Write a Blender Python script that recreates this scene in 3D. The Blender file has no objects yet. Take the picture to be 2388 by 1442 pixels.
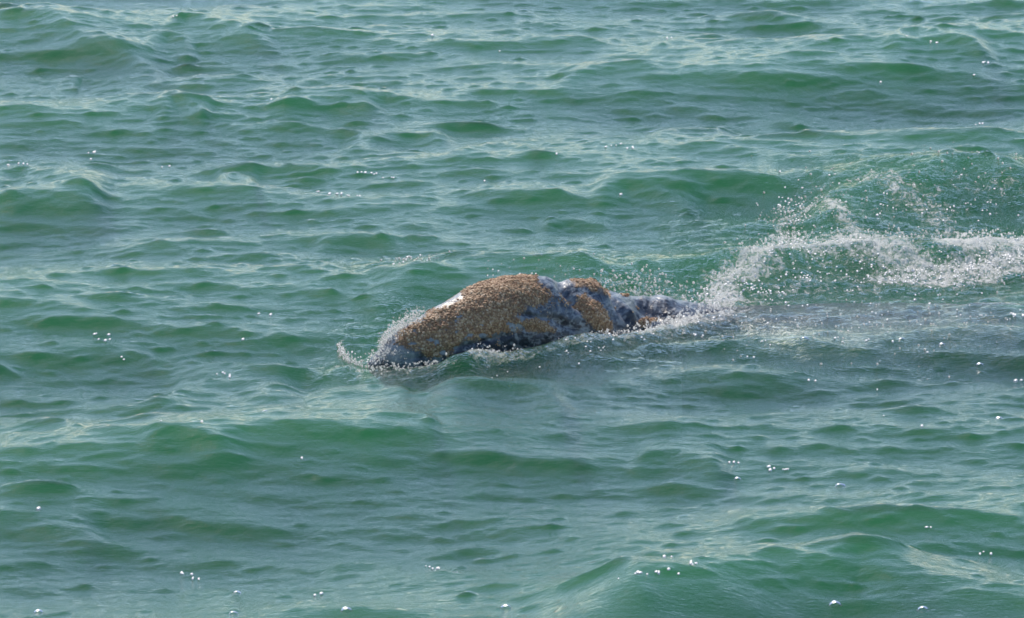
import bpy, bmesh, math, random
import numpy as np
from mathutils import Vector

random.seed(7)
RNG = np.random.default_rng(11)
scene = bpy.context.scene
COL = scene.collection

# ------------------------------------------------------------------ camera
DEP = math.radians(11.0)          # the lens looks down on the sea by this much
DIST = 60.0                       # metres from the lens to the whale
WIDTH = 8.9                       # metres of sea across the frame at the whale
cam_d = bpy.data.cameras.new('camera')
cam = bpy.data.objects.new('camera', cam_d); COL.objects.link(cam)
CAM = np.array([0.0, -DIST*math.cos(DEP), DIST*math.sin(DEP)])
cam.location = CAM
cam.rotation_euler = (math.pi/2-DEP, 0, 0)
cam_d.sensor_width = 36.0
cam_d.lens = 36.0*DIST/WIDTH
cam_d.clip_start = 1.0; cam_d.clip_end = 3000.0
scene.camera = cam

# ------------------------------------------------------------------ sky, sun, exposure
SUN_EL = math.radians(48.0)
SUN_AZ = math.radians(-17.0)      # from +Y (behind the whale) towards +X
world = bpy.data.worlds.new("World"); scene.world = world; world.use_nodes = True
nt = world.node_tree; nt.nodes.clear()
out = nt.nodes.new('ShaderNodeOutputWorld'); bg = nt.nodes.new('ShaderNodeBackground')
sky = nt.nodes.new('ShaderNodeTexSky'); sky.sky_type = 'NISHITA'; sky.sun_disc = False
sky.sun_elevation = SUN_EL; sky.sun_rotation = SUN_AZ
sky.air_density = 1.0; sky.dust_density = 0.4; sky.ozone_density = 2.7
nt.links.new(sky.outputs[0], bg.inputs[0]); nt.links.new(bg.outputs[0], out.inputs[0])
bg.inputs[1].default_value = 0.15
sd = bpy.data.lights.new('sun', 'SUN'); sd.energy = 5.0; sd.angle = math.radians(0.5)
sd.color = (1.0, 0.91, 0.80)
so = bpy.data.objects.new('sun', sd); COL.objects.link(so)
S = Vector((math.sin(SUN_AZ)*math.cos(SUN_EL), math.cos(SUN_AZ)*math.cos(SUN_EL), math.sin(SUN_EL)))
so.rotation_euler = S.to_track_quat('Z', 'Y').to_euler(); so.location = S*100
scene.view_settings.view_transform = 'Standard'; scene.view_settings.look = 'None'
scene.view_settings.gamma = 1.0; scene.view_settings.use_curve_mapping = False
scene.view_settings.exposure = -0.04
scene.render.engine = 'CYCLES'
cy = scene.cycles
cy.max_bounces = 8; cy.diffuse_bounces = 2; cy.glossy_bounces = 3; cy.transmission_bounces = 4
cy.volume_bounces = 3; cy.transparent_max_bounces = 16
cy.caustics_reflective = False; cy.caustics_refractive = False
cy.sample_clamp_indirect = 4.0; cy.sample_clamp_direct = 5.0
cy.use_denoising = True
cy.filter_width = 1.7

# ------------------------------------------------------------------ helpers
SPX = WIDTH/2388.0/DIST           # tangent per photo pixel
cD, sD = math.cos(DEP), math.sin(DEP)
def ray(px, py):
    a = (px-1194.0)*SPX; b = (721.0-py)*SPX
    return np.array([a, cD + b*sD, -sD + b*cD])
def ground(px, py, z=0.0):
    d = ray(px, py); t = (z-CAM[2])/d[2]; return CAM + d*t
def at_y(px, py, Y):
    d = ray(px, py); t = (Y-CAM[1])/d[1]; return CAM + d*t
def to_photo(x, y, z):            # where a point of the place lies in the photograph (for reading off colours and patches)
    dx, dy, dz = x-CAM[0], y-CAM[1], z-CAM[2]
    f = dy*cD - dz*sD; u = dy*sD + dz*cD
    return 1194.0 + dx/f/SPX, 721.0 - u/f/SPX

def tag(o, label=None, cat=None, group=None, kind=None):
    if label: o['label'] = label
    if cat: o['category'] = cat
    if group: o['group'] = group
    if kind: o['kind'] = kind
    return o
def empty(name, loc=(0, 0, 0)):
    o = bpy.data.objects.new(name, None); o.location = loc; COL.objects.link(o); return o
def mesh_np(name, V, F, mat, parent=None, smooth=True, attrs=None):
    V = np.asarray(V, np.float32); F = np.asarray(F, np.int32)
    me = bpy.data.meshes.new(name); n = F.shape[1]
    me.vertices.add(len(V)); me.vertices.foreach_set('co', V.ravel())
    me.loops.add(F.size); me.loops.foreach_set('vertex_index', F.ravel())
    me.polygons.add(len(F)); me.polygons.foreach_set('loop_start', np.arange(0, F.size, n, dtype=np.int32))
    me.polygons.foreach_set('use_smooth', np.full(len(F), smooth, bool))
    for k, a in (attrs or {}).items():
        at = me.attributes.new(k, 'FLOAT', 'POINT'); at.data.foreach_set('value', np.asarray(a, np.float32).ravel())
    me.update(calc_edges=True); me.validate()
    me.materials.append(mat)
    o = bpy.data.objects.new(name, me); COL.objects.link(o)
    if parent: o.parent = parent
    return o
def grid_faces(nr, nc, wrap=False):
    i = np.arange(nr-1)[:, None]; j = np.arange(nc if wrap else nc-1)[None, :]
    j2 = (j+1) % nc
    a = i*nc+j; b = i*nc+j2; c = (i+1)*nc+j2; d = (i+1)*nc+j
    return np.stack([a, b, c, d], -1).reshape(-1, 4)
def smooth01(x): x = np.clip(x, 0, 1); return x*x*(3-2*x)

# value noise, vectorised
_tab = np.random.default_rng(3).random(1 << 16).astype(np.float32)
def vnoise(x, y, z=None, seed=0):
    if z is None: z = np.zeros_like(x)
    xi, yi, zi = np.floor(x).astype(np.int64), np.floor(y).astype(np.int64), np.floor(z).astype(np.int64)
    fx, fy, fz = x-xi, y-yi, z-zi
    fx, fy, fz = fx*fx*(3-2*fx), fy*fy*(3-2*fy), fz*fz*(3-2*fz)
    def h(a, b, c): return _tab[((a*73856093) ^ (b*19349663) ^ (c*83492791) ^ (seed*2654435761)) & 0xFFFF]
    r = 0
    for dx in (0, 1):
        for dy in (0, 1):
            for dz in (0, 1):
                w = (fx if dx else 1-fx)*(fy if dy else 1-fy)*(fz if dz else 1-fz)
                r = r + w*h(xi+dx, yi+dy, zi+dz)
    return r*2-1
def fbm(x, y, z=None, o=4, seed=0):
    r = 0; a = 1.0; s = 0.0; f = 1.0
    for k in range(o):
        r = r + a*vnoise(x*f, y*f, None if z is None else z*f, seed+k); s += a; a *= 0.5; f *= 2.03
    return r/s
def seg_dist(x, y, P):            # nearest distance to a polyline, its running parameter 0..1 and side
    best = np.full(x.shape, 1e9); par = np.zeros(x.shape); side = np.zeros(x.shape)
    L = np.concatenate([[0], np.cumsum(np.hypot(*np.diff(P, axis=0).T))])
    for k in range(len(P)-1):
        ax, ay = P[k]; bx, by = P[k+1]; vx, vy = bx-ax, by-ay; l2 = vx*vx+vy*vy
        t = np.clip(((x-ax)*vx+(y-ay)*vy)/l2, 0, 1)
        d = np.hypot(x-ax-t*vx, y-ay-t*vy); m = d < best
        best = np.where(m, d, best); par = np.where(m, (L[k]+t*math.sqrt(l2))/L[-1], par)
    return best, par

# ------------------------------------------------------------------ the sea surface z(x, y)
def build_components():
    comps = []
    r = np.random.default_rng(21)
    # (wavelength low, high, count, slope rms, mean heading deg from -Y, spread)
    for lo, hi, n, sl, mu, sp in ((3.0, 7.0, 14, 0.070, 6, 22), (1.1, 2.6, 34, 0.064, -4, 25),
                                  (0.42, 1.1, 60, 0.070, 4, 32), (0.12, 0.42, 80, 0.084, 0, 32)):
        lam = np.exp(r.uniform(math.log(lo), math.log(hi), n)); k = 2*np.pi/lam
        th = np.radians(r.normal(mu, sp, n)); a = sl*math.sqrt(2.0/n)/k
        comps.append((k*np.sin(th), -k*np.cos(th), r.uniform(0, 2*np.pi, n), a))
    return comps
COMPS = build_components()
# wave crests that stand out in the photograph: crest line, height, how far it runs out to the front and the back
CR = [
 ([(-60,20),(0,33),(60,28),(150,60),(300,105),(420,150)], .13, .55, 1.1),
 ([(380,50),(470,43),(560,68),(640,95)], .09, .45, .8),
 ([(340,98),(420,84),(470,112)], .06, .35, .5),
 ([(590,250),(700,228),(800,224),(920,245)], .09, .45, .9),
 ([(330,262),(375,240),(500,265)], .07, .38, .6),
 ([(-60,395),(0,386),(70,383),(140,400),(260,435)], .13, .6, 1.0),
 ([(480,415),(555,394),(630,425)], .07, .4, .6),
 ([(780,335),(900,300),(1000,294),(1070,312)], .08, .42, .8),
 ([(1480,105),(1650,79),(1810,88)], .08, .45, .8),
 ([(1290,190),(1400,160),(1560,168)], .06, .4, .6),
 ([(1370,445),(1480,424),(1640,455)], .09, .5, .8),
 ([(2060,115),(2120,84),(2250,108),(2340,130)], .09, .45, .8),
 ([(1050,355),(1150,335),(1270,348)], .07, .4, .6),
 ([(1480,312),(1600,290),(1720,302)], .07, .4, .7),
 ([(180,545),(300,534),(430,548),(620,552)], .06, .38, .6),
 ([(700,556),(850,540),(950,552)], .05, .35, .5),
 ([(150,175),(165,160),(200,182)], .05, .3, .4),
 ([(1240,505),(1330,492),(1450,505)], .06, .35, .5),
 ([(0,470),(110,455),(260,475)], .06, .4, .6),
 ([(330,893),(500,846),(620,840),(720,878)], .11, .7, 1.0),
 ([(720,905),(850,884),(970,905)], .07, .45, .6),
 ([(990,940),(1100,915),(1230,911),(1370,945)], .09, .6, .9),
 ([(1470,1050),(1600,1040),(1720,1062)], .07, .5, .7),
 ([(-40,1192),(100,1188),(240,1222)], .07, .45, .7),
 ([(840,1008),(950,994),(1030,1012)], .06, .4, .5),
 ([(390,1360),(450,1344),(540,1372)], .06, .4, .5),
 ([(730,1285),(860,1274),(960,1290)], .06, .4, .6),
 ([(300,1058),(450,1055),(580,1072)], .06, .4, .6),
 ([(1700,1215),(1850,1195),(1960,1215)], .05, .4, .6),
 ([(-60,985),(60,975),(200,1000)], .06, .4, .6),
 ([(1150,1450),(1250,1405),(1500,1352),(1750,1310),(1900,1296),(1975,1282),(2080,1300),(2250,1340),(2460,1350),(2800,1370)], .35, 2.4, 1.5),
 # behind the whale and in its wake
 ([(820,690),(950,645),(1100,612),(1250,603),(1380,622),(1460,655)], .11, .7, .8),
 ([(1840,480),(1900,438),(1935,421),(2100,400),(2220,374),(2388,378),(2480,385)], .22, 1.2, 1.0),
 ([(1600,705),(1720,640),(1840,595),(2050,590),(2250,575),(2388,545),(2480,530)], .10, .5, .5),
 ([(860,838),(960,846),(1080,852),(1180,840),(1260,822),(1340,800),(1480,782),(1600,748),(1720,715)], .11, .30, .26),
 ([(1000,858),(1120,846),(1220,826),(1320,802),(1440,786)], .10, .32, .30),
 ([(700,842),(860,842),(960,846),(1080,848),(1200,842)], .075, .6, .9),
 ([(1200,862),(1330,832),(1500,806),(1700,794),(1900,793),(2050,812)], .09, .40, .55),
 ([(1540,712),(1620,718),(1750,714),(1950,708),(2150,706),(2350,712),(2600,715)], .07, .95, .7),
]
CRG = []
for pts, A, wf, wb in CR:
    A *= .95 if A < .2 else 1.0
    P = np.array([ground(px, py, A*0.8)[:2] for px, py in pts])
    # rounded polyline
    Q = []
    for k in range(len(P)-1):
        p0 = P[max(k-1, 0)]; p1 = P[k]; p2 = P[k+1]; p3 = P[min(k+2, len(P)-1)]
        for t in np.linspace(0, 1, 7)[:-1]:
            Q.append(0.5*((2*p1)+(-p0+p2)*t+(2*p0-5*p1+4*p2-p3)*t*t+(-p0+3*p1-3*p2+p3)*t**3))
    Q.append(P[-1]); CRG.append((np.array(Q), A, wf, wb))

# the whale's back line: photo x, height of the back in the photo, distance y on the sea, half width, drop of the keel
WH = np.array([
 # px,   py_top,  Y,    half width
 [858, 846, -1.79, 0.02],
 [872, 832, -1.78, 0.09],
 [900, 797, -1.76, 0.15],
 [935, 768, -1.72, 0.19],
 [1000, 731, -1.66, 0.25],
 [1080, 686, -1.54, 0.33],
 [1130, 661, -1.43, 0.38],
 [1180, 647, -1.3, 0.38],
 [1230, 643, -1.12, 0.38],
 [1290, 649, -0.88, 0.41],
 [1340, 656, -0.66, 0.47],
 [1400, 671, -0.36, 0.54],
 [1450, 688, -0.20, 0.62],
 [1500, 691, -0.06, 0.66],
 [1560, 700, 0.02, 0.70],
 [1620, 711, 0.08, 0.76],
 [1700, 723, 0.14, 0.84],
])
whx, why_, whz, whw = [], [], [], []
for px, py, Y, w in WH:
    Y = Y*math.sin(math.radians(12.5))/sD; p = at_y(px, py, Y); whx.append(p[0]); why_.append(Y); whz.append(p[2]); whw.append(w)
# the rest of the animal, under water, out of the frame to the right
for x, Y, z, w in ((2.4, .2, -.055, 1.35), (3.1, .3, -.055, 1.4), (4.2, .4, -.08, 1.4), (5.6, 1.0, -.35, 1.05), (7.0, 1.6, -.7, .75),
                   (8.4, 2.2, -1.0, .48), (9.6, 2.8, -1.15, .25), (10.2, 3.1, -1.2, .2), (10.45, 3.25, -1.2, .75),
                   (10.9, 3.5, -1.2, 1.2), (11.05, 3.58, -1.2, .6)):
    whx.append(x); why_.append(Y); whz.append(z); whw.append(w)
whx = np.array(whx); why_ = np.array(why_); whz = np.array(whz); whw = np.array(whw)

def sea(x, y):
    x = np.asarray(x, float); y = np.asarray(y, float)
    inner = (np.abs(x) < 9) & (y > -16) & (y < 26)
    hs = []
    for kx, ky, ph, a in COMPS:
        h = np.zeros(x.shape)
        for i in range(len(a)): h += a[i]*np.cos(kx[i]*x+ky[i]*y+ph[i])
        hs.append(h)
    z0, z1, z2, z3 = hs
    def sharp(h, q):
        s = h.std()+1e-6 if h.size > 1000 else SIG[q]
        SIG.setdefault(q, s)
        return SIG[q]*(np.exp(0.42*h/SIG[q])-1)/0.42
    z1 = sharp(z1, 1); z2 = sharp(z2, 2); z3 = sharp(z3, 3)
    # gusts: patches of rougher and smoother skin
    g = 1.0+0.45*fbm(x*0.5, y*0.22, seed=5, o=3)
    # calmer right around the animal
    near = np.maximum(np.exp(-(((x-.3)/1.9)**2+((y+.7)/1.3)**2)), .9*np.exp(-(((x-3.2)/2.2)**2+((y+.1)/1.2)**2)))
    zc = np.zeros(x.shape); calm = np.zeros(x.shape)
    for Q, A, wf, wb in CRG:
        bb = (x > Q[:, 0].min()-1.6) & (x < Q[:, 0].max()+1.6) & (y > Q[:, 1].min()-2.6) & (y < Q[:, 1].max()+2.6)
        if not bb.any(): continue
        xs, ys = x[bb], y[bb]
        xs = xs+.12*vnoise(xs*1.7, ys*1.1, seed=31); ys2 = ys+.10*vnoise(xs*2.3, ys*.9, seed=32)
        d, par = seg_dist(xs, ys2, Q)
        yl = np.interp(xs, Q[:, 0], Q[:, 1]) if np.all(np.diff(Q[:, 0]) > 0) else None
        sgn = (ys2-yl) if yl is not None else d
        w = np.where(sgn < 0, wf, wb)
        prof = np.where(sgn < 0, np.exp(-(d/w)**1.6*2.2), np.exp(-(d/w)**1.3*1.8))
        if yl is not None: par = np.clip((xs-Q[0, 0])/(Q[-1, 0]-Q[0, 0]), 0, 1)
        ends = smooth01(par/.22)*smooth01((1-par)/.22)
        ends = .25*ends+.75*ends**.8
        zc[bb] += A*prof*ends
        calm[bb] = np.maximum(calm[bb], smooth01(prof*1.6)*ends*smooth01((.35*wf-sgn)/(.6*wf)))
    z = z0*(1-.75*near)+z1*(1-.55*near)*(1-.35*calm)+z2*g*(1-.25*near)*(1-.25*calm)+z3*g
    z = z+zc-.03
    return z
SIG = {}

# foam lines: photo points, half width in px across, strength
FO = [
 ([(1480,775),(1600,735),(1660,700),(1700,655),(1760,622),(1830,592)], .22, .85),
 ([(1830,592),(1855,545),(1822,505),(1840,478),(1900,452)], .15, .62),
 ([(1830,592),(1950,578),(2060,592),(2180,612),(2290,604),(2388,578),(2470,560)], .24, .85),
 ([(2060,625),(2180,632),(2300,622),(2400,590)], .24, .75),
 ([(2230,572),(2330,550),(2388,548),(2470,545)], .24, 1.15),
 ([(2040,432),(2120,455),(2175,468),(2170,490)], .30, .62),
 ([(1910,470),(1960,500),(1995,540)], .12, .7),
 ([(2190,440),(2270,440),(2388,430)], .30, .42),
 ([(1850,560),(2000,560),(2160,545),(2200,520)], .5, .56),
 ([(1980,545),(2015,545)], .20, .9),
 ([(1640,700),(1750,675),(1900,640),(2050,640)], .5, .46),
 ([(1650,745),(1800,760),(2000,730),(2200,730),(2388,725)], .6, .18),
 ([(1110,852),(1180,838),(1250,815),(1330,802),(1400,790),(1480,778)], .12, .62),
 ([(800,828),(850,838),(900,843),(960,848),(1060,850)], .09, .5),
 ([(890,800),(920,765),(960,742)], .16, .8),
 ([(1480,770),(1540,762),(1620,745),(1700,722)], .17, .75),
 ([(1420,662),(1500,664),(1580,668)], .14, .55),
 ([(860,612),(960,606),(1060,595)], .10, .22),
]
FOG = [(np.array([ground(px, py, .06)[:2] for px, py in p]), w, s) for p, w, s in FO]
def foam(x, y, widen=1.0):
    m = np.zeros(np.shape(x))
    for P, w, s in FOG:
        w = w*widen
        bb = (x > P[:, 0].min()-1.2) & (x < P[:, 0].max()+1.2) & (y > P[:, 1].min()-1.8) & (y < P[:, 1].max()+1.8)
        if not bb.any(): continue
        xs = x[bb]+.15*fbm(x[bb]*3, y[bb]*2, seed=41, o=3); ys = y[bb]+.22*fbm(x[bb]*2.5, y[bb]*1.6, seed=43, o=3)
        P2 = P.copy(); P2[:, 1] *= .45                       # foam lies in streaks, longer away from the lens than across
        d, par = seg_dist(xs, ys*.45, P2)
        m[bb] = np.maximum(m[bb], s*np.exp(-(d/w)**2))
    return m

# ------------------------------------------------------------------ materials
def new_mat(name):
    m = bpy.data.materials.new(name); m.use_nodes = True; m.node_tree.nodes.clear(); return m, m.node_tree.nodes, m.node_tree.links
def N(ns, t, **kw):
    n = ns.new(t)
    for k, v in kw.items():
        if k in n.inputs.keys() if isinstance(k, str) else False: n.inputs[k].default_value = v
        else: setattr(n, k, v)
    return n

def water_material():
    m, ns, ln = new_mat('sea_water')
    o = ns.new('ShaderNodeOutputMaterial')
    geo = ns.new('ShaderNodeNewGeometry')
    mp = ns.new('ShaderNodeMapping'); mp.inputs['Scale'].default_value = (0.6, 1.2, 1.0)
    ln.new(geo.outputs['Position'], mp.inputs['Vector'])
    n1 = ns.new('ShaderNodeTexNoise'); n1.inputs['Scale'].default_value = 14.0; n1.inputs['Detail'].default_value = 5.0; n1.inputs['Roughness'].default_value = .62
    ln.new(mp.outputs[0], n1.inputs['Vector'])
    b = ns.new('ShaderNodeBump'); b.inputs['Strength'].default_value = 0.5; b.inputs['Distance'].default_value = 0.013
    ln.new(n1.outputs[0], b.inputs['Height'])
    ch = ns.new('ShaderNodeAttribute'); ch.attribute_name = 'churn'
    cs = ns.new('ShaderNodeMath'); cs.operation = 'MULTIPLY_ADD'; cs.inputs[1].default_value = .030; cs.inputs[2].default_value = .004
    ln.new(ch.outputs['Fac'], cs.inputs[0])
    n0 = ns.new('ShaderNodeTexNoise'); n0.inputs['Scale'].default_value = 40.0; n0.inputs['Detail'].default_value = 2.0; ln.new(mp.outputs[0], n0.inputs['Vector'])
    b0 = ns.new('ShaderNodeBump'); b0.inputs['Strength'].default_value = 1.0; ln.new(cs.outputs[0], b0.inputs['Distance']); ln.new(n0.outputs[0], b0.inputs['Height'])
    ln.new(b.outputs[0], b0.inputs['Normal']); b = b0
    fr = ns.new('ShaderNodeFresnel'); fr.inputs['IOR'].default_value = 1.333; ln.new(b.outputs[0], fr.inputs['Normal'])
    gl = ns.new('ShaderNodeBsdfGlossy'); gl.distribution = 'BECKMANN'; gl.inputs['Roughness'].default_value = 0.045; gl.inputs['Color'].default_value = (1, 1, 1, 1)
    ln.new(b.outputs[0], gl.inputs['Normal'])
    tr = ns.new('ShaderNodeBsdfTransparent')
    mx = ns.new('ShaderNodeMixShader'); ln.new(fr.outputs[0], mx.inputs[0]); ln.new(tr.outputs[0], mx.inputs[1]); ln.new(gl.outputs[0], mx.inputs[2])
    # foam lying on the water
    at = ns.new('ShaderNodeAttribute'); at.attribute_name = 'foam'
    n2 = ns.new('ShaderNodeTexNoise'); n2.inputs['Scale'].default_value = 15.0; n2.inputs['Detail'].default_value = 7.0; n2.inputs['Roughness'].default_value = .78; n2.inputs['Distortion'].default_value = .6
    mp2 = ns.new('ShaderNodeMapping'); mp2.inputs['Scale'].default_value = (1.0, 0.5, 1.0)
    ln.new(geo.outputs['Position'], mp2.inputs['Vector']); ln.new(mp2.outputs[0], n2.inputs['Vector'])
    a1 = ns.new('ShaderNodeMath'); a1.operation = 'MULTIPLY_ADD'; a1.inputs[1].default_value = 2.6; a1.inputs[2].default_value = -1.62
    ln.new(n2.outputs[0], a1.inputs[0])
    a2 = ns.new('ShaderNodeMath'); a2.operation = 'ADD'; ln.new(at.outputs['Fac'], a2.inputs[0]); ln.new(a1.outputs[0], a2.inputs[1])
    mr = ns.new('ShaderNodeMapRange'); mr.interpolation_type = 'SMOOTHSTEP'
    mr.inputs['From Min'].default_value = 0.12; mr.inputs['From Max'].default_value = 0.72; mr.inputs['To Max'].default_value = 0.95
    ln.new(a2.outputs[0], mr.inputs['Value'])
    gt = ns.new('ShaderNodeMath'); gt.operation = 'MULTIPLY'
    st = ns.new('ShaderNodeMapRange'); st.inputs['From Min'].default_value = .03; st.inputs['From Max'].default_value = .2; ln.new(at.outputs['Fac'], st.inputs['Value'])
    ln.new(mr.outputs[0], gt.inputs[0]); ln.new(st.outputs[0], gt.inputs[1])
    df = ns.new('ShaderNodeBsdfDiffuse'); df.inputs['Color'].default_value = (.88, .88, .86, 1)
    b2 = ns.new('ShaderNodeBump'); b2.inputs['Strength'].default_value = 1.0; b2.inputs['Distance'].default_value = 0.014; ln.new(n2.outputs[0], b2.inputs['Height'])
    ln.new(b2.outputs[0], df.inputs['Normal'])
    tl = ns.new('ShaderNodeBsdfTranslucent'); tl.inputs['Color'].default_value = (.85, .87, .84, 1)
    fm = ns.new('ShaderNodeMixShader'); fm.inputs[0].default_value = .35; ln.new(df.outputs[0], fm.inputs[1]); ln.new(tl.outputs[0], fm.inputs[2])
    n4 = ns.new('ShaderNodeTexNoise'); n4.inputs['Scale'].default_value = 55.0; n4.inputs['Detail'].default_value = 2.0; ln.new(geo.outputs['Position'], n4.inputs['Vector'])
    b4 = ns.new('ShaderNodeBump'); b4.inputs['Strength'].default_value = 1.0; b4.inputs['Distance'].default_value = 0.03; ln.new(n4.outputs[0], b4.inputs['Height'])
    fg = ns.new('ShaderNodeBsdfGlossy'); fg.inputs['Roughness'].default_value = .06; ln.new(b4.outputs[0], fg.inputs['Normal'])
    f5 = ns.new('ShaderNodeMixShader'); f5.inputs[0].default_value = .10; ln.new(fm.outputs[0], f5.inputs[1]); ln.new(fg.outputs[0], f5.inputs[2]); fm = f5
    fin = ns.new('ShaderNodeMixShader'); ln.new(gt.outputs[0], fin.inputs[0]); ln.new(mx.outputs[0], fin.inputs[1]); ln.new(fm.outputs[0], fin.inputs[2])
    ln.new(fin.outputs[0], o.inputs['Surface'])
    # turbid green water
    sc = ns.new('ShaderNodeVolumeScatter'); sc.inputs['Color'].default_value = (.08, .325, .165, 1); sc.inputs['Density'].default_value = 0.68; sc.inputs['Anisotropy'].default_value = 0.0
    ab = ns.new('ShaderNodeVolumeAbsorption'); ab.inputs['Color'].default_value = (.15, .50, .33, 1); ab.inputs['Density'].default_value = 0.68
    ad = ns.new('ShaderNodeAddShader'); ln.new(sc.outputs[0], ad.inputs[0]); ln.new(ab.outputs[0], ad.inputs[1])
    ln.new(ad.outputs[0], o.inputs['Volume'])
    return m

def skin_material():
    m, ns, ln = new_mat('whale_skin')
    o = ns.new('ShaderNodeOutputMaterial'); p = ns.new('ShaderNodeBsdfPrincipled')
    tc = ns.new('ShaderNodeTexCoord')
    def noise(scale, det=6, rough=.6, dist=0.0):
        n = ns.new('ShaderNodeTexNoise'); n.inputs['Scale'].default_value = scale; n.inputs['Detail'].default_value = det
        n.inputs['Roughness'].default_value = rough; n.inputs['Distortion'].default_value = dist; ln.new(tc.outputs['Object'], n.inputs['Vector']); return n
    def ramp(src, stops):
        r = ns.new('ShaderNodeValToRGB'); e = r.color_ramp.elements
        e[0].position, e[0].color = stops[0][0], (*stops[0][1], 1); e[1].position, e[1].color = stops[-1][0], (*stops[-1][1], 1)
        for pos, c in stops[1:-1]:
            q = e.new(pos); q.color = (*c, 1)
        ln.new(src, r.inputs[0]); return r
    def mix(fac, a, b_):
        x = ns.new('ShaderNodeMix'); x.data_type = 'RGBA'
        if isinstance(fac, float): x.inputs[0].default_value = fac
        else: ln.new(fac, x.inputs[0])
        ln.new(a, x.inputs[6]); 
        if isinstance(b_, tuple): x.inputs[7].default_value = (*b_, 1)
        else: ln.new(b_, x.inputs[7])
        return x.outputs[2]
    def attr(n):
        a = ns.new('ShaderNodeAttribute'); a.attribute_name = n; return a.outputs['Fac']
    n1 = noise(6.5, 9, .68, .6)
    base = ramp(n1.outputs[0], [(.34, (.018, .024, .040)), (.46, (.06, .08, .12)), (.55, (.14, .17, .22)), (.68, (.34, .37, .40))]).outputs[0]
    n2 = noise(28, 5, .6)
    sp = ramp(n2.outputs[0], [(.52, (0, 0, 0)), (.62, (1, 1, 1))]).outputs[0]
    mlt = ns.new('ShaderNodeMath'); mlt.operation = 'MULTIPLY'; mlt.inputs[1].default_value = .35; ln.new(sp, mlt.inputs[0])
    c = mix(mlt.outputs[0], base, (.20, .23, .28))
    c = mix(attr('dark'), c, (.022, .028, .045))
    c = mix(attr('pale'), c, (.38, .40, .42))
    n3 = noise(60, 4, .6)
    lice = ramp(n3.outputs[0], [(.30, (.15, .085, .048)), (.5, (.32, .20, .12)), (.7, (.54, .40, .28))]).outputs[0]
    c = mix(attr('crust'), c, lice)
    ln.new(c, p.inputs['Base Color'])
    b = ns.new('ShaderNodeBump'); b.inputs['Strength'].default_value = .6; b.inputs['Distance'].default_value = .012; ln.new(n2.outputs[0], b.inputs['Height'])
    ln.new(b.outputs[0], p.inputs['Normal'])
    rr = ns.new('ShaderNodeMapRange'); ln.new(attr('crust'), rr.inputs[0]); rr.inputs['To Min'].default_value = .30; rr.inputs['To Max'].default_value = .75
    ln.new(rr.outputs[0], p.inputs['Roughness'])
    ln.new(p.outputs[0], o.inputs[0]); return m

def crust_material():
    m, ns, ln = new_mat('barnacle_crust')
    o = ns.new('ShaderNodeOutputMaterial'); p = ns.new('ShaderNodeBsdfPrincipled'); g = ns.new('ShaderNodeNewGeometry')
    tc = ns.new('ShaderNodeTexCoord'); n = ns.new('ShaderNodeTexNoise'); n.inputs['Scale'].default_value = 9; n.inputs['Detail'].default_value = 5
    ln.new(tc.outputs['Object'], n.inputs['Vector'])
    ad = ns.new('ShaderNodeMath'); ad.operation = 'MULTIPLY_ADD'; ad.inputs[1].default_value = .5; ln.new(g.outputs['Random Per Island'], ad.inputs[0])
    sb = ns.new('ShaderNodeMath'); sb.operation = 'MULTIPLY'; sb.inputs[1].default_value = .55; ln.new(n.outputs[0], sb.inputs[0]); ln.new(sb.outputs[0], ad.inputs[2])
    r = ns.new('ShaderNodeValToRGB'); e = r.color_ramp.elements
    e[0].position, e[0].color = .12, (.17, .085, .045, 1); e[1].position, e[1].color = .85, (.78, .61, .44, 1)
    q = e.new(.45); q.color = (.42, .235, .125, 1); q = e.new(.65); q.color = (.62, .41, .235, 1)
    ln.new(ad.outputs[0], r.inputs[0]); ln.new(r.outputs[0], p.inputs['Base Color']); p.inputs['Roughness'].default_value = .6
    ln.new(p.outputs[0], o.inputs[0]); return m

def spray_material():
    m, ns, ln = new_mat('spray_droplets')
    o = ns.new('ShaderNodeOutputMaterial')
    d = ns.new('ShaderNodeBsdfDiffuse'); d.inputs[0].default_value = (.95, .95, .93, 1)
    t = ns.new('ShaderNodeBsdfTranslucent'); t.inputs[0].default_value = (.97, .97, .95, 1)
    g = ns.new('ShaderNodeBsdfGlossy'); g.distribution = 'BECKMANN'; g.inputs['Roughness'].default_value = .22; g.inputs[0].default_value = (1, 1, 1, 1)
    x = ns.new('ShaderNodeMixShader'); x.inputs[0].default_value = .7; ln.new(d.outputs[0], x.inputs[1]); ln.new(t.outputs[0], x.inputs[2])
    y = ns.new('ShaderNodeMixShader'); y.inputs[0].default_value = .20; ln.new(x.outputs[0], y.inputs[1]); ln.new(g.outputs[0], y.inputs[2])
    tp = ns.new('ShaderNodeBsdfTransparent'); w = ns.new('ShaderNodeMixShader'); w.inputs[0].default_value = .33; ln.new(y.outputs[0], w.inputs[1]); ln.new(tp.outputs[0], w.inputs[2])
    ln.new(w.outputs[0], o.inputs[0]); return m

def fleck_material():  # glossy white for the flakes added as sun glints
    m, ns, ln = new_mat('sun_glint_fleck')
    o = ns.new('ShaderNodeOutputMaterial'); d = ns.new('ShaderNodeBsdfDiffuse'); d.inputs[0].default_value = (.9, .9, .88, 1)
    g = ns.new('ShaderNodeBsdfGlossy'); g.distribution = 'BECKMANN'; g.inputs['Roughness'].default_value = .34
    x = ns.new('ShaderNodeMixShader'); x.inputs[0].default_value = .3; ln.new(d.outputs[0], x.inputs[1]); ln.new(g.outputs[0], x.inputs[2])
    ln.new(x.outputs[0], o.inputs[0]); return m

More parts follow.
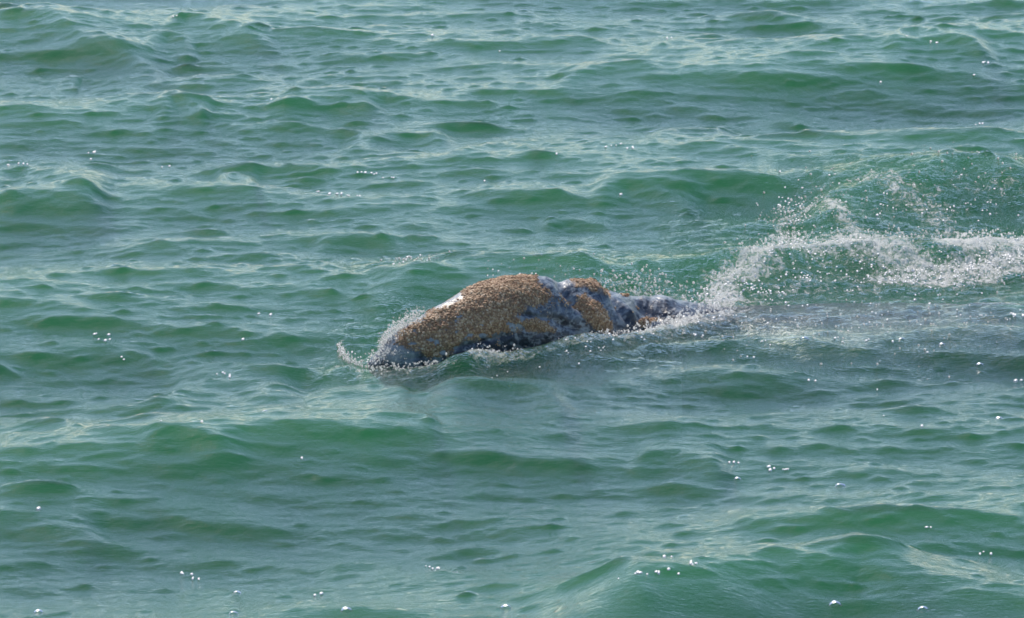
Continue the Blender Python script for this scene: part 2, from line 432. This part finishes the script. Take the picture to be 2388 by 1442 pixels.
def bubble_material(blend=.2):
    m, ns, ln = new_mat('bubble_film')
    o = ns.new('ShaderNodeOutputMaterial')
    lw = ns.new('ShaderNodeLayerWeight'); lw.inputs[0].default_value = blend
    g = ns.new('ShaderNodeBsdfGlossy'); g.inputs['Roughness'].default_value = .22
    t = ns.new('ShaderNodeBsdfTransparent'); t.inputs[0].default_value = (.90, .93, .91, 1)
    x = ns.new('ShaderNodeMixShader'); ln.new(lw.outputs['Fresnel'], x.inputs[0]); ln.new(t.outputs[0], x.inputs[1]); ln.new(g.outputs[0], x.inputs[2])
    ln.new(x.outputs[0], o.inputs[0]); return m

M_WATER = water_material(); M_SKIN = skin_material(); M_CRUST = crust_material(); M_SPRAY = spray_material(); M_BUB = bubble_material(); M_FLECK = fleck_material()

# ------------------------------------------------------------------ the sea
def axis(lo, hi, step, far, grow=1.25):
    a = list(np.arange(lo, hi+1e-6, step)); s = step
    l, r = [], []
    p = hi
    while p < far: s *= grow; p += s; r.append(p)
    s = step; p = lo
    while p > -far: s *= grow; p -= s; l.append(p)
    return np.array(l[::-1]+a+r)
XS = axis(-6.1, 6.1, .0125, 260); YS = axis(-11.6, 18.6, .030, 260)
X, Y = np.meshgrid(XS, YS)
Z = sea(X.ravel(), Y.ravel()).reshape(X.shape)
FM = foam(X, Y); CH = np.clip(foam(X, Y, 2.4)*1.3, 0, 1)
rough = np.clip(FM, 0, 1)
tur = fbm(X*9, Y*6, seed=60, o=3); Z = Z+CH*.010*fbm(X*12, Y*8, seed=63, o=2)
Z = Z+rough*(.030*tur+.045*np.abs(fbm(X*4, Y*2.6, seed=66, o=3)))
far = np.maximum(np.abs(X)-12, np.abs(Y)-24)
Z = Z*(1-.9*smooth01(far/60))
Z -= .0
def zsea(x, y):
    i = np.clip(np.searchsorted(XS, x)-1, 0, len(XS)-2); j = np.clip(np.searchsorted(YS, y)-1, 0, len(YS)-2)
    fx = (x-XS[i])/(XS[i+1]-XS[i]); fy = (y-YS[j])/(YS[j+1]-YS[j])
    return (Z[j, i]*(1-fx)+Z[j, i+1]*fx)*(1-fy)+(Z[j+1, i]*(1-fx)+Z[j+1, i+1]*fx)*fy
nr, nc = X.shape
V = np.stack([X.ravel(), Y.ravel(), Z.ravel()], -1)
F = grid_faces(nr, nc)
# close it underneath: skirt and floor of the water body
top = np.concatenate([np.arange(nc), np.arange(1, nr)*nc+nc-1, (nr-1)*nc+np.arange(nc-2, -1, -1), np.arange(nr-2, 0, -1)*nc])
low = V[top].copy(); low[:, 2] = -14.0
b0 = len(V); V = np.vstack([V, low, [[0, 0, -14.0]]]); nb = len(top); k = np.arange(nb); k2 = (k+1) % nb
sk = np.stack([top[k], b0+k, b0+k2, top[k2]], -1)
F4 = np.vstack([F, sk])
c = b0+nb
fl = np.stack([b0+k[::2], np.full(len(k[::2]), c), b0+(k[::2]+2) % nb, b0+k2[::2]], -1) if nb % 2 == 0 else None
F4 = np.vstack([F4, fl]) if fl is not None else F4
fa = np.concatenate([FM.ravel(), np.zeros(nb+1)])
water = mesh_np('sea_water', V, F4, M_WATER, attrs={'foam': fa, 'churn': np.concatenate([CH.ravel(), np.zeros(nb+1)])})
tag(water, 'choppy green sea with grey blue sky sheen and sun glints', kind='structure')

# ------------------------------------------------------------------ the whale
def build_whale():
    root = empty('grey_whale', (0, 0, 0))
    tag(root, 'grey whale with barnacled orange brown snout surfacing in green sea', 'whale')
    # spine samples by arc length, denser on the head
    s = np.concatenate([[0], np.cumsum(np.hypot(np.diff(whx), np.diff(why_)))])
    hl = s[16]
    u = np.concatenate([np.linspace(0, .12, 30)[:-1], np.linspace(.12, hl, 620)[:-1], np.linspace(hl, s[-1], 160)])
    def sm(v):                      # monotone-ish smooth interpolation
        f = np.interp(u, s, v)
        ker = np.hanning(31); ker /= ker.sum()
        g = np.interp(np.linspace(0, s[-1], 2400), s, v)
        g2 = np.convolve(np.pad(g, 15, mode='edge'), ker, 'same')[15:-15]
        f2 = np.interp(u, np.linspace(0, s[-1], 2400), g2)
        w = smooth01(u/.25); return f*(1-w)+f2*w
    sx, sy, zt, hw = sm(whx), sm(why_), sm(whz), sm(whw)
    # keel depth
    depth = np.interp(u, [0, .15, 1.0, 2.2, 3.4, 6, 8, 10.2, 10.9, s[-1]], [.06, .35, 1.0, 1.5, 1.8, 1.9, 1.3, .35, .14, .06])
    zmid = zt-np.interp(u, [0, .15, 1.0, 2.0, 3.4, 6, 8, 10.2, 10.9, s[-1]], [.03, .15, .48, .62, .75, .9, .65, .2, .07, .03])
    zb = zt-depth*1.05
    # heading
    dx = np.gradient(sx); dy = np.gradient(sy); L = np.hypot(dx, dy); dx /= L; dy /= L
    ker = np.hanning(41); ker /= ker.sum()
    dx = np.convolve(np.pad(dx, 20, mode='edge'), ker, 'valid'); dy = np.convolve(np.pad(dy, 20, mode='edge'), ker, 'valid')
    nx, ny = dy, -dx                # to the side that faces the lens
    M_ = 380
    th = np.concatenate([np.linspace(-.95*math.pi, -.05, 90)[:-1]*1.0, np.linspace(-.05, 0.72*math.pi, 240)[:-1], np.linspace(.72*math.pi, 1.05*math.pi, 52)])
    th = th[:-1] if abs((th[-1]-th[0])-2*math.pi) < 1e-6 else th
    TH, U = np.meshgrid(th, u)
    st, ct = np.sin(TH), np.cos(TH)
    e = np.interp(U, [0, .4, 1.6, 3.0, 4], [1.0, 1.10, 1.05, .95, .9])
    lat = np.sign(st)*np.abs(st)**e*hw[:, None]
    up = np.where(ct > 0, np.abs(ct)**np.interp(U, [0, 1, 2.5, 4], [.9, .85, .8, 1.0])*(zt-zmid)[:, None], -np.abs(ct)**.9*(zmid-zb)[:, None])
    X = sx[:, None]+nx[:, None]*lat; Y = sy[:, None]+ny[:, None]*lat; Zz = zmid[:, None]+up
    PX, PY = to_photo(X, Y, Zz)
    front = (TH > -.35) & (TH < 2.3)
    # ---- relief in photo coordinates, pushed along the local outward direction
    def blob(cx, cy, rx, ry, ang=0.0):
        a = math.radians(ang); qx = (PX-cx)*math.cos(a)+(PY-cy)*math.sin(a); qy = -(PX-cx)*math.sin(a)+(PY-cy)*math.cos(a)
        return np.exp(-((qx/rx)**2+(qy/ry)**2))*front
    D = .020*fbm(X*4.2, Y*3.2, Zz*3.2, seed=80, o=4)+.008*fbm(X*15, Y*16, Zz*16, seed=85, o=3)
    D += 0.048*blob(1385, 735, 42, 26, 50)            # knob at the jaw corner
    D -= 0.072*blob(1330, 690, 52, 9, 52)             # crease in front of it
    D += 0.035*blob(1362, 668, 40, 10, 25)
    D -= 0.064*blob(1440, 715, 52, 9, 48)             # second crease
    D += 0.056*blob(1408, 690, 60, 8, 40)
    D -= 0.088*blob(1520, 722, 45, 15, 28)            # hollow behind the skull
    D += 0.056*blob(1468, 738, 34, 9, 62)
    D += .028*blob(1550, 700, 30, 7, 15)+.02*blob(1500, 692, 10, 6)
    D -= 0.035*blob(1315, 755, 28, 12, 30)
    D += .018*blob(1255, 755, 38, 13, 18)
    D -= .020*blob(1240, 735, 40, 5, 10)
    D -= .018*blob(1110, 800, 90, 7, -14)            # mouth line
    ridge = np.sin((PX*.75-PY*.66)/9.0+2*fbm(PX/60, PY/60, seed=9, o=2))*front
    D += .006*ridge*blob(1400, 715, 110, 45, 20)
    D += .004*blob(1245, 660, 70, 20, 20)*np.sin((PX*.4-PY)/3.2)
    # outward direction
    ox = nx[:, None]*st; oy = ny[:, None]*st; oz = ct
    edge = smooth01(U/.15)
    X = X+ox*D*edge; Y = Y+oy*D*edge; Zz = Zz+oz*D*edge
    # ---- patches of crust and colour
    wob = 15*fbm(PX/20, PY/20, seed=90, o=5); wob2 = 13*fbm(PX/17, PY/17, seed=96, o=5)
    qx, qy = PX+wob, PY+wob2
    def poly(P, soft=5.0):
        P = np.array(P, float); n = len(P); ins = np.zeros(qx.shape, bool); d = np.full(qx.shape, 1e9)
        for i in range(n):
            ax, ay = P[i]; bx, by = P[(i+1) % n]
            cnd = ((ay > qy) != (by > qy)) & (qx < (bx-ax)*(qy-ay)/((by-ay) if by != ay else 1e-9)+ax); ins ^= cnd
            vx, vy = bx-ax, by-ay; t = np.clip(((qx-ax)*vx+(qy-ay)*vy)/(vx*vx+vy*vy), 0, 1)
            d = np.minimum(d, np.hypot(qx-ax-t*vx, qy-ay-t*vy))
        return smooth01((np.where(ins, d, -d)/soft+1)/2)*front
    A = poly([(925,800),(935,770),(985,740),(1040,712),(1082,700),(1085,672),(1120,640),(1180,625),(1238,630),(1262,655),(1285,690),(1270,705),(1225,712),(1208,735),(1215,775),(1160,775),(1120,785),(1085,800),(1060,815),(1045,832),(990,832),(975,812),(945,808)], 10)
    A0 = A.copy(); A = A*np.maximum(smooth01((PY < 735)*1.0), smooth01((fbm(PX/15, PY/11, seed=150, o=4)+.56-.35*smooth01((PY-740-.25*(1100-PX))/70))*5))
    Bp = poly([(1220,750),(1228,738),(1255,742),(1290,765),(1288,777),(1260,776),(1225,772)], 3)
    C_ = poly([(1325,650),(1345,640),(1395,655),(1425,685),(1405,690),(1375,676),(1345,672)], 4)
    D_ = poly([(1345,695),(1365,688),(1390,705),(1405,715),(1425,745),(1430,765),(1405,775),(1375,755),(1360,735),(1345,712)], 4)
    E_ = poly([(1455,676),(1472,676),(1468,692),(1452,690)], 3)+poly([(1505,676),(1525,678),(1520,688),(1503,687)], 3)
    G_ = poly([(1482,748),(1515,728),(1535,735),(1520,752),(1495,760)], 3)
    H_ = poly([(1320,690),(1335,690),(1338,705),(1322,703)], 3)
    farside = smooth01((fbm(X*2.2, Y*2.2, Zz*2.2, seed=70)-.08)*8)*(~front)*(U < 2.6)
    dark = poly([(1215,775),(1160,778),(1120,790),(1085,805),(1055,835),(1090,845),(1300,800),(1290,780)], 7)*.75  # navy skin patches, with shade of creases and hollows painted in
    dark += poly([(1290,735),(1310,770),(1355,780),(1350,752),(1320,740)], 6)*.85
    dark += poly([(1345,670),(1370,690),(1350,700),(1330,675),(1310,665)], 6)*.7
    dark += poly([(1455,715),(1470,700),(1510,692),(1560,705),(1578,725),(1545,745),(1485,750),(1470,735)], 7)*.8
    dark += poly([(1350,735),(1385,770),(1420,782),(1370,782),(1350,760)], 6)*.7
    dark += poly([(1430,740),(1470,740),(1482,765),(1440,775)], 6)*.7
    dark += poly([(1240,640),(1285,655),(1330,670),(1290,668),(1250,655)], 5)*.55
    pale = poly([(985,735),(1030,705),(1085,668),(1085,692),(1045,715),(1010,735)], 5)*(.42+.5*fbm(PX/16, PY/9, seed=140, o=3))
    pale += poly([(880,835),(905,800),(930,795),(945,810),(965,835),(940,842)], 6)*.8
    pale += poly([(1208,735),(1222,735),(1224,770),(1216,768)], 3)*.7+poly([(1222,737),(1270,738),(1290,760),(1262,745),(1230,742)], 3)*.45
    pale += poly([(1030,815),(1100,790),(1110,800),(1060,828)], 5)*.45*(.5+.5*fbm(PX/8, PY/8, seed=77))
    pale += poly([(1130,780),(1180,770),(1170,790),(1140,795)], 5)*.4
    pale += poly([(1350,755),(1380,775),(1350,775)], 4)*.5
    pale += poly([(1260,645),(1330,655),(1345,668),(1300,660)], 5)*.35
    pale += .75*smooth01(1-np.abs(fbm(PX/21, PY/17, seed=120, o=4))*9)*front*(PX < 1640)*smooth01((fbm(PX/60, PY/50, seed=125)+.25)*3)+.5*smooth01((fbm(PX/9, PY/9, seed=127, o=3)-.22)*7)*front*(PX < 1640)
    dark += .75*smooth01((fbm(PX/24+7, PY/15, seed=130, o=4)-.02)*6)*front
    pale += (A0-A)*.7; dark += .9*smooth01((PX-1590)/60)*front
    crust = np.clip(A+Bp+C_+D_+E_+G_+H_+farside, 0, 1); dark = np.clip(dark, 0, 1); pale = np.clip(pale, 0, 1)*(1-.6*np.clip(A, 0, 1))
    V = np.stack([X.ravel(), Y.ravel(), Zz.ravel()], -1)
    nrr, ncc = X.shape
    Fq = grid_faces(nrr, ncc, wrap=True)
    V = np.vstack([V, [V[:ncc].mean(0)], [V[-ncc:].mean(0)]])
    j = np.arange(ncc); j2 = (j+1) % ncc; n0 = nrr*ncc
    # caps as quads with a doubled centre are avoided: squeeze the first and last ring instead
    V[:ncc] = V[n0]; V[n0-ncc:n0] = V[n0+1]; V = V[:n0]
    body = mesh_np('body', V, Fq, M_SKIN, root, attrs={'crust': crust, 'dark': dark, 'pale': pale})
    # ---- barnacles and lice sitting in the crust
    P3 = V.reshape(nrr, ncc, 3)
    du = np.gradient(P3, axis=0); dv = np.gradient(P3, axis=1); nn = np.cross(du, dv)
    nl = np.linalg.norm(nn, axis=-1); area = nl.copy(); nn = nn/(nl[..., None]+1e-9)
    if (nn[200, np.argmin(np.abs(th))][2]) < 0: nn = -nn
    def lumps(name, mask, count, r0, r1, seed, label=None):
        r = np.random.default_rng(seed)
        w = (mask**1.5*area*(.25+np.clip(.75+1.6*fbm(X*9, Y*9, Zz*9, seed=seed+200, o=3), 0, 1.5))).ravel(); w[mask.ravel() < .15] = 0
        if w.sum() <= 0: return
        idx = r.choice(len(w), count, p=w/w.sum())
        c0 = P3.reshape(-1, 3)[idx]+r.normal(0, .003, (count, 3)); n = nn.reshape(-1, 3)[idx]
        rad = r0+(r1-r0)*r.random(count)**3.5
        t1 = np.cross(n, [0.3, .2, 1.0]); t1 /= np.linalg.norm(t1, axis=1)[:, None]; t2 = np.cross(n, t1)
        K = 6; ang = np.arange(K)*2*np.pi/K
        VV = []
        for rr_, hh in ((1.0, -.2), (.75, .45), (.38, .62)):
            a = ang[None, :]+r.random((count, 1))*6.28; q = rr_*(1+.25*r.normal(0, 1, (count, K)).clip(-1, 1))
            VV.append(c0[:, None]+rad[:, None, None]*(q[..., None]*(np.cos(a)[..., None]*t1[:, None]+np.sin(a)[..., None]*t2[:, None])+hh*n[:, None]))
        VV = np.concatenate(VV, 1)             # count, 18, 3
        f = []
        for l in range(2):
            for q in range(K): f.append([l*K+q, l*K+(q+1) % K, (l+1)*K+(q+1) % K, (l+1)*K+q])
        f.append([12, 13, 14, 15]); f.append([12, 15, 16, 17])
        f = np.array(f); FF = (np.arange(count)*18)[:, None, None]+f[None]
        ob = mesh_np(name, VV.reshape(-1, 3), FF.reshape(-1, 4), M_CRUST, root, smooth=False)
        ob['kind'] = 'stuff'
        if label: ob['label'] = label
    lumps('barnacles', A, 15000, .003, .015, 1, 'broad orange brown crust of barnacles over the snout')
    lumps('barnacles', Bp, 500, .004, .010, 2, 'small oval crust behind the corner of the mouth')
    lumps('barnacles', C_, 900, .006, .018, 3, 'pale ochre crust along the top of the head')
    lumps('barnacles', D_, 1100, .006, .016, 4, 'brown crust on the lumpy cheek')
    lumps('barnacles', np.clip(E_, 0, 1), 160, .008, .022, 5, 'scattered ochre clumps on the nape')
    lumps('barnacles', G_, 200, .008, .020, 6, 'tan clumps at the waterline')
    stray = (smooth01((fbm(X*6, Y*6, Zz*6, seed=44)-.25)*6)*front*(U < 3.0)*(1-crust))
    lumps('stray_barnacles', stray, 260, .005, .013, 8)
    return root
build_whale()

# ------------------------------------------------------------------ spray
ICO = bmesh.new(); bmesh.ops.create_icosphere(ICO, subdivisions=1, radius=1.0)
IV = np.array([v.co[:] for v in ICO.verts]); IF = np.array([[v.index for v in f.verts] for f in ICO.faces]); ICO.free()
def spray(name, label, lines, count, r0, r1, seed, zmin=0.0, zmax=.12, spread=(.05, .12), clump=.5, Y=None):
    r = np.random.default_rng(seed); pts = []
    for pl, wgt in lines:
        P = np.array([ground(a, b, .03)[:2] for a, b in pl]); n = int(count*wgt)
        L = np.concatenate([[0], np.cumsum(np.hypot(*np.diff(P, axis=0).T))]); t = r.random(n)*L[-1]
        nc_ = max(3, int(n/9)); cen = r.random(nc_)*L[-1]; pick = r.random(n) < clump
        t = np.where(pick, cen[r.integers(0, nc_, n)]+r.normal(0, .03, n), t)
        x = np.interp(t, L, P[:, 0])+r.normal(0, spread[0], n); y = np.interp(t, L, P[:, 1])+r.normal(0, spread[1], n)
        z = zsea(x, y)+zmin+(zmax-zmin)*r.random(n)**2.2
        if Y is not None:
            P3_ = np.array([at_y(a, b, Y) for a, b in pl]); z = np.interp(t, L, P3_[:, 2])+r.normal(0, spread[1], n)*.35+zmin+(zmax-zmin)*r.random(n)**2
            x = np.interp(t, L, P3_[:, 0])+r.normal(0, spread[0], n); y = Y+r.normal(0, .08, n)
        pts.append(np.stack([x, y, z], -1))
    C3 = np.vstack(pts); n = len(C3); rad = r0+(r1-r0)*r.random(n)**2.6
    sc = rad[:, None]*(1+.35*(r.random((n, 3))-.5)*2)
    VV = C3[:, None]+IV[None]*sc[:, None]; FF = (np.arange(n)*len(IV))[:, None, None]+IF[None]
    o = mesh_np(name, VV.reshape(-1, 3), FF.reshape(-1, 3), M_SPRAY)
    tag(o, label, 'spray', kind='stuff'); return o
spray('sea_spray', 'little curl of spray thrown up ahead of the snout tip', [([(792,775),(800,795),(815,812),(845,828),(868,832)], 1.0)], 420, .003, .011, 1, 0, .05, (.015, .04))
spray('sea_spray', 'white froth washing over the top of the snout', [([(893,818),(897,792),(915,775),(945,752),(985,732)], 1.0)], 1700, .002, .008, 2, -.01, .05, (.022, .06), Y=-1.98)
spray('sea_spray', 'thin froth sliding over the very tip of the snout', [([(866,838),(885,826),(910,818),(940,822)], 1.0)], 380, .002, .008, 12, -.01, .03, (.03, .05), Y=-2.16)
spray('sea_spray', 'band of bright froth along the near flank of the head', [([(1110,852),(1180,838),(1250,815),(1330,800)], .6), ([(1330,800),(1400,790),(1480,778)], .2), ([(860,838),(940,846),(1060,852)], .2)], 1700, .002, .011, 3, 0, .06, (.03, .10))
spray('sea_spray', 'spray peeling off the nape where the back goes under', [([(1480,775),(1560,755),(1640,720),(1720,690)], .45), ([(1600,700),(1680,662),(1760,626),(1830,592)], .35), ([(1400,668),(1500,662),(1580,668)], .2)], 2300, .002, .013, 4, 0, .10, (.07, .22))
spray('sea_spray', 'curling splash where the wake breaks above the back', [([(1830,592),(1855,545),(1822,505),(1840,478),(1900,452)], .8), ([(1780,560),(1790,580)], .05), ([(1900,470),(1990,540)], .15)], 650, .002, .013, 5, 0, .12, (.10, .3))
spray('sea_spray', 'long foaming line trailing off to the right edge', [([(1830,592),(1950,580),(2060,600),(2200,620),(2388,590)], .6), ([(2230,575),(2388,550)], .2), ([(2060,625),(2250,640),(2388,610)], .2)], 2200, .002, .013, 6, 0, .10, (.1, .3))
spray('sea_spray', 'loose droplets scattered over the disturbed water of the wake', [([(1600,760),(1900,780),(2380,740)], .5), ([(1900,440),(2200,440),(2380,420)], .3), ([(1950,520),(2200,530)], .2)], 650, .002, .012, 7, 0, .05, (.3, .8))
spray('sea_spray', 'sparse sparkling drops on the water beyond the snout', [([(900,612),(1060,595)], .7), ([(1110,635),(1440,655)], .3)], 110, .004, .012, 8, 0, .03, (.08, .25))

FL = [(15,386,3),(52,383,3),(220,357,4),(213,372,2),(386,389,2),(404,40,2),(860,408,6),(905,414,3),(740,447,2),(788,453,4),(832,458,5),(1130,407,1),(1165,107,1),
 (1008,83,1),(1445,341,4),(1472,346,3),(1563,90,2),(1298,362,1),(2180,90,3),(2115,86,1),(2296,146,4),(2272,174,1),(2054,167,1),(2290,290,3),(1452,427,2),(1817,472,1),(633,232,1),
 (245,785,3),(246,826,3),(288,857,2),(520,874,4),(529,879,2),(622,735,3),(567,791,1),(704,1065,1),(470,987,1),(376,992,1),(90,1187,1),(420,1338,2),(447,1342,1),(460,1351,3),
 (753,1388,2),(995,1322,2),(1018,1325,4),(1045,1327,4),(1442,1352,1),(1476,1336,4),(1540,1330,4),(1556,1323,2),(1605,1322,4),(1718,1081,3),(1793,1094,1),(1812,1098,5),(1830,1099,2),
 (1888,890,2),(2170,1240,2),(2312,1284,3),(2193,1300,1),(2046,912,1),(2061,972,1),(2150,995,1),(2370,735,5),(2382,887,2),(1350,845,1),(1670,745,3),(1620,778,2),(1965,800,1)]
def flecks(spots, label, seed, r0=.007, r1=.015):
    # added white flakes, tilted to mirror the sun, standing in for water glints
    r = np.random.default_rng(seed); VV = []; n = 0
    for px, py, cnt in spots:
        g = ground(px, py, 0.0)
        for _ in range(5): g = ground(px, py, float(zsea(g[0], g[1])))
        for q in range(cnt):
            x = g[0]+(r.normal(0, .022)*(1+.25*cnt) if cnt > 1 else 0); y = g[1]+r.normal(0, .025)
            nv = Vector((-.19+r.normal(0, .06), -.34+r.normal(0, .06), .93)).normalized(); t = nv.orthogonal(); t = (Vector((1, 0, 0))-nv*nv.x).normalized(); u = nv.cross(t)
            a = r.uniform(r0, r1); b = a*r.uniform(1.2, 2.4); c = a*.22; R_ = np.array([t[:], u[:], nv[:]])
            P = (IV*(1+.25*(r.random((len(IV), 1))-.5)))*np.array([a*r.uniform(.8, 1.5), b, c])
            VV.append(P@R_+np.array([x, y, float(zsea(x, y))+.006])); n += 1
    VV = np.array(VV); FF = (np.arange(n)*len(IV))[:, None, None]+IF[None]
    o = mesh_np('sun_glint_flecks', VV.reshape(-1, 3), FF.reshape(-1, 3), M_FLECK)
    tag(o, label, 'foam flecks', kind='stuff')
flecks(FL, 'tiny white flecks added as sun glints on scattered wave crests', 77)
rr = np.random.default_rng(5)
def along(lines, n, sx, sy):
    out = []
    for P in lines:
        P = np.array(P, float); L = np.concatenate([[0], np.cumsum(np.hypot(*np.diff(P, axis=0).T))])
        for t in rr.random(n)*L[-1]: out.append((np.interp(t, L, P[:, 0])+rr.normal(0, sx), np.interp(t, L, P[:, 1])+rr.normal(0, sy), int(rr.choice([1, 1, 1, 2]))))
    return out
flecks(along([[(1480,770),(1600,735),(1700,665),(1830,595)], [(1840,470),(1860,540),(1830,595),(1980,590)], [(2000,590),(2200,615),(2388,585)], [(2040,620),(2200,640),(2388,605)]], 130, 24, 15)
       + along([[(1600,760),(1900,760),(2388,720)], [(1900,450),(2150,480),(2388,420)], [(1600,700),(2000,660),(2388,660)]], 60, 60, 32), 'white flecks added as sun glints all over the wake', 78, .005, .011)
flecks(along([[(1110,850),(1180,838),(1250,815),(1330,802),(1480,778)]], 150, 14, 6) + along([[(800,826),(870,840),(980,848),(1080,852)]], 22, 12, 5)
       + along([[(900,612),(1060,595)], [(1120,635),(1440,655)]], 12, 14, 8), 'white flecks added as sun glints close round the head', 79, .005, .010)

# ------------------------------------------------------------------ bubbles afloat
def make_bubble(r):
    root = empty('sea_bubble')
    n1, n2 = 20, 9
    t = np.linspace(0, math.pi/2, n2); a = np.arange(n1)*2*np.pi/n1
    T, A_ = np.meshgrid(t, a, indexing='ij')
    def shell(rr): return np.stack([rr*np.sin(T+.001)*np.cos(A_), rr*np.sin(T+.001)*np.sin(A_), rr*np.cos(T)*.85], -1).reshape(-1, 3)
    V1 = shell(1.0); V1 = V1*(1+.16*vnoise(V1[:, 0]*1.3+5, V1[:, 1]*1.3, V1[:, 2]*1.3, seed=8))[:, None]*np.array([1, 1, .8]); Fq = grid_faces(n2, n1, wrap=True)
    mesh_np('film', V1*r, Fq, M_BUB, root)
    m1, m2 = 24, 6; a = np.arange(m1)*2*np.pi/m1; b = np.arange(m2)*2*np.pi/m2
    A2, B2 = np.meshgrid(a, b, indexing='ij'); q = .045*(1+.5*np.sin(A2*5))
    V2 = np.stack([(1.0+q*np.cos(B2))*np.cos(A2), (1.0+q*np.cos(B2))*np.sin(A2), q*np.sin(B2)], -1).reshape(-1, 3)
    F2 = []
    for i in range(m1):
        for j in range(m2): F2.append([i*m2+j, ((i+1) % m1)*m2+j, ((i+1) % m1)*m2+(j+1) % m2, i*m2+(j+1) % m2])
    mesh_np('rim', V2*r, F2, M_BUB, root)
    return root
BUB = [
 (545,1430,.034,'small clear bubble near the lower left edge of the sea'),
 (808,1421,.042,'round bubble near the bottom edge, left of the middle'),
 (1180,1415,.042,'round bubble near the bottom edge, almost mid frame'),
 (1948,1420,.046,'glinting bubble on the big green swell at bottom right'),
 (2152,1423,.044,'dark centred bubble low on the big swell, nearest the corner'),
 (1960,1132,.044,'large round bubble on the slick between wake and big swell'),
 (1720,1113,.030,'small bubble under a bright glint right of centre'),
 (552,1381,.034,'bubble just below a row of glints, lower left'),
 (90,1426,.040,'whitish bubble in the bottom left corner'),
 (618,960,.030,'faint bubble on flat water left of and below the snout'),
 (2197,803,.032,'bubble off the near side of the wake, far right'),
 (2285,835,.034,'bubble furthest right below the foaming trail'),
 (1876,815,.038,'bubble at the right end of the dark wave beside the back'),
 (2102,797,.028,'small bubble between two others right of the whale'),
 (2330,975,.034,'pale bubble near the right edge below the wake'),
 (1257,601,.034,'bubble on the crest behind the arched head'),
]
b0 = make_bubble(1.0)
for i, (px, py, r, lab) in enumerate(BUB):
    if i == 0: b = b0
    else:
        b = b0.copy(); COL.objects.link(b)
        for ch in list(b0.children):
            c = ch.copy(); COL.objects.link(c); c.parent = b
    g = ground(px, py, 0.0)
    for _ in range(4): g = ground(px, py, float(zsea(g[0], g[1])))
    b.location = (g[0], g[1], float(zsea(g[0], g[1]))-.3*r); b.scale = (r, r, r); b.rotation_euler = (0, 0, random.random()*6)
    tag(b, lab, 'bubble', 'bubbles floating on the sea')
# ------------------------------------------------------------------ flecks afloat
